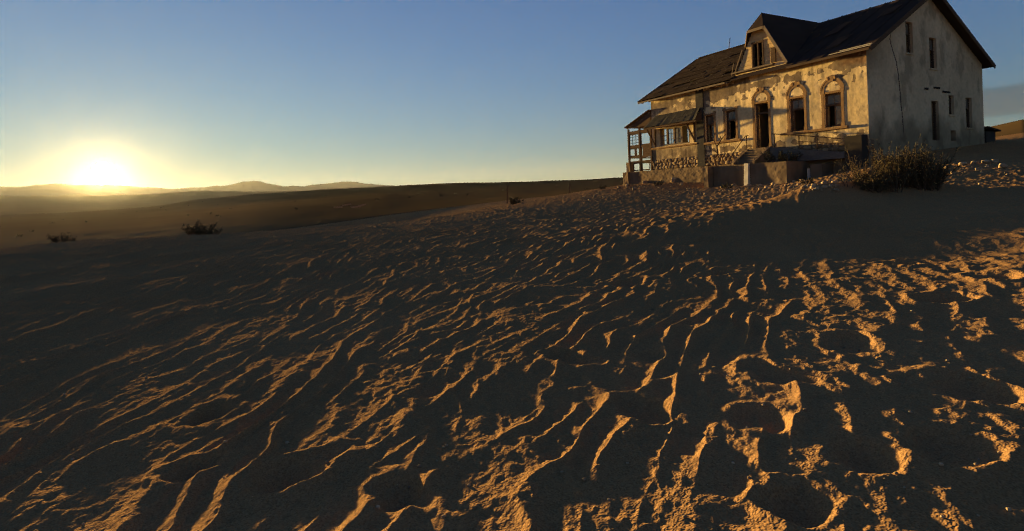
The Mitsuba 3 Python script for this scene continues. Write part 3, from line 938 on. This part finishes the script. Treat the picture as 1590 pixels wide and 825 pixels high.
hadd(wk, cat(box(WIN[0] - .08, WIN[0], -.04, .12, WIN[2], WIN[3] + .08), box(WIN[1], WIN[1] + .08, -.04, .12, WIN[2], WIN[3] + .08), box(WIN[0], WIN[1], -.038, .118, WIN[3] + .002, WIN[3] + .08), box(5.94, 6.0, -.01, .1, WIN[2], WIN[3])), 'wood_mat')
hadd(wk + '__sash', sash(6.0, WIN[1], WIN[2] + .02, WIN[3] - .02, .06, 1, 3), 'wood_mat')
hadd(ck + '__shutter', box(4.82, 5.10, -.06, .015, 6.68, 7.5), 'wood_mat')
hadd(ck + '__post', box(7.36, 7.44, -.004, .015, 6.66, 7.3), 'wood_mat')
hadd(ck + '__ledge', box(4.9, 7.72, -.20, -.002, 6.54, 6.625), 'pale_wood_mat')

# ---- windows of the gable wall: frames set in the reveals
for o in end_open:
    t0, t1, z0, z1 = o
    if z1 - z0 < .7:
        continue
    k = free(HO + ('__gable_door' if z0 < 2.0 else '__gable_window'))
    fr = [box(.14, .24, t0, t0 + .06, z0, z1), box(.14, .24, t1 - .06, t1, z0, z1), box(.141, .239, t0 + .06, t1 - .06, z1 - .06, z1 - .001)]
    if z0 > 2.0:
        fr += [box(.13, .23, t0 + .06, t1 - .06, z1 - .62, z1 - .56), box(.141, .239, t0 + .06, t1 - .06, z0 + .001, z0 + .05), box(.16, .20, (t0 + t1) / 2 - .02, (t0 + t1) / 2 + .02, z1 - .56, z1 - .06)]
    hadd(k + '__frame', cat(fr), 'wood_mat')
    if z0 > 2:
        pn = trimesh.Trimesh([[.18, t0 + .06, z1 - .56], [.18, t1 - .06, z1 - .56], [.18, t1 - .06, z1 - .06], [.18, t0 + .06, z1 - .06]], [[0, 1, 2], [0, 2, 3]], process=False)
        hadd(k + '__pane', pn, 'dirty_pane_mat')
        hadd(k + '__sill', box(-.05, .1, t0 - .06, t1 + .06, z0 - .08, z0 - .002), 'endwall_mat')
for t0, t1, zz in ((5.9, 6.5, 4.72), (6.75, 7.5, 4.55), (5.0, 5.35, 4.62)):
    hadd(HO + '__lintel', box(-.03, -.002, t0, t1, zz - .05, zz + .05), 'dark_mat')
hadd(HO + '__lightning_rod', bar((12.5, D / 2 - .3, RZ - .1), (12.1, D / 2 - .6, RZ + .62), .035), 'iron_mat')

# ------------------------------------------------------------------ terrace, steps and rails before the house
tk = 'terrace'
tag(tk, 'low concrete terrace wall in front of the house, partly sunlit', 'terrace')
hadd(tk + '__wall', rough(box(2.95, 7.68, -2.0, -.062, -.6, 1.12), .035), 'concrete_mat', smooth=35)
hadd(tk + '__buttress', rough(box(7.70, 8.03, -2.40, -.142, -.6, 1.14), .03), 'concrete_mat', smooth=35, label='pale ended buttress wall at the left end of the terrace')
hadd(tk + '__buttress', prism_t(Polygon([(-2.22, -.6), (-2.002, -.6), (-2.002, 1.15), (-2.12, 1.15)]), 5.15, 5.42), 'white_mat', label='whitewashed pier leaning on the terrace wall')
hadd(tk + '__upper_platform', prism(Polygon([(.9, 1.121), (5.02, 1.121), (5.02, 2.0), (.9, 1.40)]), -.50, -.062), 'grey_mat')
hadd(tk + '__side_block', box(1.75, 2.35, -1.0, -.062, -.4, .90), 'concrete_mat')
hadd(tk + '__side_block', box(2.37, 2.50, -1.05, -.7, -.4, .70), 'white_mat')
sk = 'stone_steps'
tag(sk, 'flight of concrete steps leading down from the front door', 'steps')
for i in range(6):
    zt = 2.03 - i * .155
    hadd(sk + '__step', box(5.26, 6.42, -.34 - (i + 1) * .2, -.34 - i * .2 if i else -.062, 1.122, zt), 'concrete_mat')
ckp = Polygon([(-.2, 1.122), (-1.75, 1.122), (-1.75, 1.24), (-.40, 2.07), (-.2, 2.07)])
hadd(sk + '__cheek_wall', rough(prism_t(ckp, 6.43, 6.62), .02, .12), 'concrete_mat')
hadd(sk + '__cheek_wall', rough(prism_t(ckp, 5.04, 5.25), .02, .12), 'concrete_mat')
rl = 'handrail'
tag(rl, 'thin rusty handrail beside the steps of the front door', 'railing')
hadd(rl + '__rail', tube([(6.53, -.35, 2.80), (6.53, -.55, 2.80), (6.53, -1.7, 1.74), (6.53, -1.85, 1.45)], .022), 'iron_mat')
hadd(rl + '__post', bar((6.53, -.5, 2.1), (6.53, -.5, 2.78), .035), 'iron_mat')
rl2 = 'handrail_001'
tag(rl2, 'long sloping rusty railing under the two right windows', 'railing')
p0, p1 = np.array((5.0, -.3, 2.74)), np.array((.82, -.3, 2.02))
hadd(rl2 + '__rail', tube([p0, p0 * .5 + p1 * .5 + [0, 0, .02], p1], .025), 'iron_mat')
hadd(rl2 + '__rail', tube([p0 - [1.5, 0, .55], p1 - [0, 0, .25]], .02), 'iron_mat')
for f_ in (.03, .38, .62, .97):
    q = p0 * (1 - f_) + p1 * f_
    hadd(rl2 + '__post', bar((q[0], q[1], 1.2), (q[0], q[1], q[2] - .01), .04), 'iron_mat')
hadd('corner_wall', box(.03, .85, -.55, -.065, -.3, 2.16), 'dark_mat')  # near-black base colour stands in for shade on its front
tag('corner_wall', 'stubby wall at the near corner of the house with shade painted dark', 'wall')

# dead sapling leaning before the front
dk = 'dead_tree'
tag(dk, 'bare dead sapling standing left of the front steps', 'tree')
hadd(dk + '__trunk', tube([(8.75, -.55, 1.1), (8.8, -.6, 1.6), (8.55, -.6, 1.95), (8.6, -.6, 2.35), (8.25, -.6, 2.75), (7.95, -.55, 3.05)], [.06, .055, .05, .045, .03, .012]), 'wood_mat')
for q in ([(8.55, -.6, 1.95), (8.9, -.65, 2.2), (9.2, -.6, 2.6)], [(8.6, -.6, 2.35), (8.8, -.6, 2.7), (8.75, -.6, 3.1)], [(8.25, -.6, 2.75), (8.3, -.7, 3.1)], [(8.8, -.6, 1.6), (8.4, -.75, 1.7), (8.1, -.7, 2.0)]):
    hadd(dk + '__branch', tube(q, np.linspace(.035, .01, len(q))), 'wood_mat')

# shed behind the right corner
sh = 'back_shed'
tag(sh, 'low dark shed behind the right corner of the house', 'shed')
hadd(sh + '__wall', box(.4, 4.0, D + 1.2, D + 2.3, 1.0, 2.62), 'strip_mat')
hadd(sh + '__roof', slab([(.2, D + 1.0, 2.88), (.2, D + 2.5, 2.68), (4.2, D + 2.5, 2.68), (4.2, D + 1.0, 2.88)], .08), 'roof_mat')

# ------------------------------------------------------------------ shrubs


def blades(c, n, rad, height, g, w=.014, lean=.5, seg=3, up=1.0):
    """Thin curved leaf blades growing from a tuft."""
    ang, rr = g.uniform(0, 2 * np.pi, n), rad * np.sqrt(g.uniform(0, 1, n))
    base = np.stack([c[0] + rr * np.cos(ang), c[1] + rr * np.sin(ang), np.full(n, c[2] - .06)], -1)
    out = np.stack([np.cos(ang), np.sin(ang), 0 * ang], -1)
    a2 = g.uniform(0, 2 * np.pi, n)
    out = out * (rr / rad)[:, None] * lean + .35 * lean * np.stack([np.cos(a2), np.sin(a2), 0 * a2], -1)
    L = height * g.uniform(.45, 1.0, n) * (1 - .35 * (rr / rad) ** 2)
    side = np.stack([np.cos(a2 + 1.3), np.sin(a2 + 1.3), 0 * a2], -1)
    vs, fs = [], []
    for k in range(seg + 1):
        u = k / seg
        p = base + (out * (u ** 1.5) + np.array([0, 0, up]) * (u - .22 * u * u)) * L[:, None]
        ww = w * (1 - u) * .9 + .0015
        vs += [p - side * ww / 2, p + side * ww / 2]
    v = np.stack(vs, 1).reshape(-1, 3)
    o = np.arange(n)[:, None] * (2 * (seg + 1))
    for k in range(seg):
        q = o + 2 * k
        fs += [np.hstack([q, q + 1, q + 3]), np.hstack([q, q + 3, q + 2])]
    return trimesh.Trimesh(v, np.vstack(fs), process=False)


def twigs(c, n_stem, n_leaf, rad, height, g, w=.008, leaf=.16, lean=.6):
    """Woody stems that spread from a tuft, each carrying short twiglets along its upper part: (stems, foliage)."""
    st, P0, DD, LL = [], [], [], []
    for _ in range(n_stem):
        a = g.uniform(0, 6.283)
        r_ = rad * math.sqrt(g.uniform())
        b = np.array([c[0] + .5 * r_ * math.cos(a), c[1] + .5 * r_ * math.sin(a), c[2] - .05])
        a2 = a + g.normal(0, .5)
        d = np.array([math.cos(a2) * lean * r_ / rad, math.sin(a2) * lean * r_ / rad, 1.0]) * height * g.uniform(.5, 1.0) * (1 - .25 * (r_ / rad) ** 2)
        bend = g.normal(0, .10, 3) * height
        pts = [b + d * u + bend * u * u for u in (0, .35, .7, 1.0)]
        st.append(tube(pts, [.011, .008, .005, .002], 4))
        u = g.uniform(.18, 1.0, n_leaf) ** .8
        P0.append(b + d * u[:, None] + bend * (u ** 2)[:, None])
        q = g.normal(0, .75, (n_leaf, 3)) + d / np.linalg.norm(d) * .8 + np.array([math.cos(a), math.sin(a), 0]) * .35
        DD.append(q / np.linalg.norm(q, axis=1, keepdims=True))
        LL.append(leaf * g.uniform(.4, 1.2, n_leaf) * (1.15 - .6 * u))
    p, d, L = np.vstack(P0), np.vstack(DD), np.concatenate(LL)[:, None]
    side = np.cross(d, g.normal(0, 1, d.shape))
    side /= np.linalg.norm(side, axis=1, keepdims=True)
    droop = np.array([0, 0, -.12])
    v = np.stack([p - side * w * .4, p + side * w * .4, p + d * L * .6 + side * w * .5, p + d * L * .6 - side * w * .5, p + (d + droop) * L], 1).reshape(-1, 3)
    o = np.arange(len(p))[:, None] * 5
    f = np.vstack([o + [[0, 1, 2]], o + [[0, 2, 3]], o + [[3, 2, 4]]])
    return st, trimesh.Trimesh(v, f, process=False)


def shrub(key, label, clumps, mat, group=None, cat_='shrub', seed=1):
    """clumps: (centre, stems, twiglets per stem, radius, height, twiglet width, twiglet length, lean)"""
    g = np.random.default_rng(seed)
    k = free(key)
    tag(k, label, cat_, group)
    st, fol = [], []
    for (c, n, m, rad, h_, w, lf, ln) in clumps:
        a, b = twigs(c, n, m, rad, h_, g, w, lf, ln)
        st += a
        fol.append(b)
    add(k + '__foliage', cat(fol), mat)
    add(k + '__stem', cat(st), 'wood_mat')
    labels[k + '__foliage'] = {'kind': 'stuff'}
    labels[k + '__stem'] = {'kind': 'stuff'}
    return k


def P3(px, py, dz=0.0):
    q = at_px(px, py)
    return (q[0], q[1], q[2] + dz)


def on_sand(x, y):
    return (x, y, ground_z(x, y))


g = np.random.default_rng(77)
tufts = []
for _ in range(15):
    x_, y_ = 9.40 + np.clip(g.normal(0, .45), -.8, .7), 13.95 + np.clip(g.normal(0, .30), -.5, .5)
    d_ = math.hypot(x_ - 9.40, (y_ - 13.95) * 1.2)
    tufts.append((on_sand(x_, y_), int(24 * g.uniform(.5, 1.4)), 40, .34, max(.45, (1.22 - .50 * d_) * g.uniform(.75, 1.05)), g.uniform(.007, .012), g.uniform(.12, .24), g.uniform(.4, .8)))
for _ in range(7):
    x_, y_ = 8.6 + g.normal(0, .22), 14.0 + g.normal(0, .2)
    tufts.append((on_sand(x_, y_), int(10 * g.uniform(.5, 1.4)), 18, .25, g.uniform(.4, .9), .008, .2, g.uniform(.7, 1.2)))
shrub('desert_shrub', 'large bristly grey-green shrub on the drift before the gable wall', tufts, 'bush_mat', seed=21)


def sand_edge(px):
    """The top of the near sand swell in the direction of this image column."""
    d = px_ray(px, 300)
    k = np.linspace(12, 28, 120)
    zz = local_z(d[0] * k, d[1] * k)
    i = int(np.argmax(zz / k))
    return np.array([d[0] * k[i], d[1] * k[i], zz[i]])


c = sand_edge(308)
shrub('desert_shrub', 'dark rounded shrub on the sand edge right of the sun', [((c[0] - .2, c[1], c[2]), 22, 26, .36, .62, .016, .2, .7), ((c[0] + .15, c[1] + .1, c[2]), 22, 26, .36, .56, .016, .2, .8), ((c[0] + .45, c[1] + .1, c[2]), 10, 20, .28, .38, .015, .18, .9)], 'dark_bush_mat', seed=22)
c = sand_edge(93)
shrub('desert_shrub', 'small dark shrub on the sand edge below left of the sun', [((c[0], c[1], c[2]), 18, 18, .26, .46, .013, .18, .9), ((c[0] + .22, c[1], c[2]), 9, 14, .2, .32, .012, .16, 1.0)], 'dark_bush_mat', seed=23)
c = px_ray(800, 318) * 40
shrub('desert_shrub', 'small dark shrub beyond the pale wreckage in the middle distance', [((c[0], c[1], c[2]), 26, 20, .5, .62, .03, .25, .8)], 'dark_bush_mat', seed=24)
for (s_, t_, h_, lb) in ((4.2, -1.25, .72, 'low leafy shrub on the terrace right of the steps'), (3.3, -1.2, .55, 'low shrub at the right end of the terrace')):
    q = house_pt(s_, t_, 1.13)
    shrub('terrace_shrub', lb, [((q[0], q[1], q[2]), 24, 26, .6, h_, .03, .18, .9)], 'dark_bush_mat', seed=int(s_ * 10))
for (px, py, h_, lb) in ((1022, 288, .5, 'dark weed among the rubble before the porch'), (1128, 293, .35, 'pale green weed below the left terrace wall'), (1162, 287, .35, 'small weed below the whitewashed pier'), (935, 294, .5, 'dark weed at the slope edge left of the porch'), (1255, 287, .35, 'dark weed on the sand right of the terrace')):
    shrub('weed', lb, [(P3(px, py), 14, 16, .34, h_, .022, .16, 1.0)], 'dark_bush_mat', cat_='weed', seed=px)
# far scrub, dots on the plain and the dark hill
g = np.random.default_rng(15)
fol = []
for _ in range(60):
    a_, r_ = math.radians(g.uniform(-44, 10)), math.exp(g.uniform(math.log(110), math.log(430)))
    x_, y_ = r_ * math.sin(a_), r_ * math.cos(a_)
    i_, k_ = int(np.argmin(np.abs(R - r_))), int(np.argmin(np.abs(AZ - a_)))
    fol.append(twigs((x_, y_, Z[i_, k_]), 6, 9, g.uniform(.3, .7), g.uniform(.25, .6), g, .06, .3, .9)[1])
add('scrub', cat(fol), 'dark_bush_mat', label='sparse dark scrub dotted over the far plain and the dark hill', kind='stuff')

# ------------------------------------------------------------------ rubble
g = np.random.default_rng(8)
big = [(1048, 284, .5), (1030, 281, .4), (975, 291, .35), (1002, 286, .35), (1060, 288, .3), (985, 296, .3), (1013, 283, .3), (962, 293, .25), (1150, 288, .3), (1163, 290, .25), (1180, 290, .2), (1200, 288, .22), (1212, 286, .2), (1232, 284, .2), (1245, 282, .22), (1140, 290, .25), (1290, 283, .18), (1470, 262, .2), (1495, 258, .25), (1512, 256, .2), (1530, 255, .25), (1545, 254, .22), (1557, 262, .3), (1480, 272, .18), (1520, 266, .2)]
for (px, py, sz) in big:
    q = at_px(px, py)
    m = blob((sz, sz * g.uniform(.7, 1), sz * g.uniform(.55, .8)), g, 2)
    m.apply_transform(trimesh.transformations.rotation_matrix(g.uniform(0, 6), [0, 0, 1]))
    m.apply_translation(q + [0, 0, sz * .28])
    k = add('rubble_stone', m, 'rubble_mat', smooth=40)
    where = 'left of the terrace before the porch' if px < 1100 else 'below the terrace wall' if px < 1300 else 'on the rise right of the large shrub'
    mine = sorted(b_[0] for b_ in big if (b_[0] < 1100) == (px < 1100) and (b_[0] < 1300) == (px < 1300))
    nth = ('first', 'second', 'third', 'fourth', 'fifth', 'sixth', 'seventh', 'eighth', 'ninth', 'tenth')[mine.index(px)]
    tag(k, f'{nth} pale stone from the left {where}', 'stone', f'broken stones {where}')
ms = []
for _ in range(430):
    px, py = (g.uniform(960, 1300), g.normal(289, 5)) if g.uniform() < .72 else (g.uniform(1440, 1590), g.normal(265, 8)) if g.uniform() < .5 else (g.uniform(680, 980), 312 - g.uniform(0, 1) * 12)
    q = at_px(px, py)
    if q[1] < 8 or q[1] > 60:
        continue
    sz = .025 + .12 * g.uniform() ** 2.5
    m = blob((sz, sz * .9, sz * .7), g, 1)
    m.apply_translation(q + [0, 0, sz * .2])
    ms.append(m)
for _ in range(90):
    px, py = g.uniform(20, 1570), g.uniform(400, 815)
    q = at_px(px, py)
    sz = g.uniform(.008, .022)
    m = blob((sz, sz * .9, sz * .7), g, 1)
    r_ = math.hypot(q[0], q[1])
    i_, k_ = int(np.argmin(np.abs(R - r_))), int(np.argmin(np.abs(AZ - math.atan2(q[0], q[1]))))
    m.apply_translation([q[0], q[1], Z[i_, k_] + sz * .2])
    ms.append(m)
add('gravel', cat(ms), 'rubble_mat', smooth=40, label='small pale stones strewn over the sand around the house', kind='stuff')

# fence posts and wreckage in the middle distance
for (px, py0, py1, d_, lb) in ((787, 317, 288, 48, 'thin dark post standing before the dark hill'), (884, 303, 285, 55, 'short thin post left of the house before the hill')):
    a, b = px_ray(px, py0) * d_, px_ray(px + 1, py1) * d_
    add('fence_post', tube([a - [0, 0, .5], b], [.05, .04]), 'wood_mat', label=lb, category='post')
wk = free('timber_wreck')
tag(wk, 'pale scattered timbers of a collapsed fence in the middle distance', 'wreckage')
for (x0, y0, x1, y1) in ((518, 322, 532, 321.5), (532, 319, 545, 317), (545, 322, 560, 321), (556, 320, 568, 317.5)):
    a, b = px_ray(x0, y0) * 45, px_ray(x1, y1) * 45
    add(wk + '__timber', bar(a, b, .07, .10), 'pale_wood_mat')
q = P3(803, 319)
a = px_ray(803, 319) * 42
add('metal_sheet', bar(a - [.3, 0, 0], a + [.3, 0, .05], .35, .05), 'white_mat', label='small pale sheet of metal lying beside the dark shrub', category='metal sheet')

# ------------------------------------------------------------------ haze
if HAZE:
    scene['air'] = {'type': 'homogeneous', 'albedo': 0.95, 'sigma_t': HAZE_DENSITY, 'phase': {'type': 'blendphase', 'weight': 0.035, 'a': {'type': 'hg', 'g': 0.3}, 'b': {'type': 'blendphase', 'weight': 0.30, 'a': {'type': 'hg', 'g': 0.88}, 'b': {'type': 'hg', 'g': 0.97}}}}
    scene['haze'] = {'type': 'cube', 'to_world': T().translate([0, 0, 115]).scale([9800, 9800, 225]), 'bsdf': {'type': 'null'}, 'interior': {'type': 'ref', 'id': 'air'}}
    scene['camera']['medium'] = {'type': 'ref', 'id': 'air'}
    tag('haze', 'golden evening haze over the desert', kind='stuff')
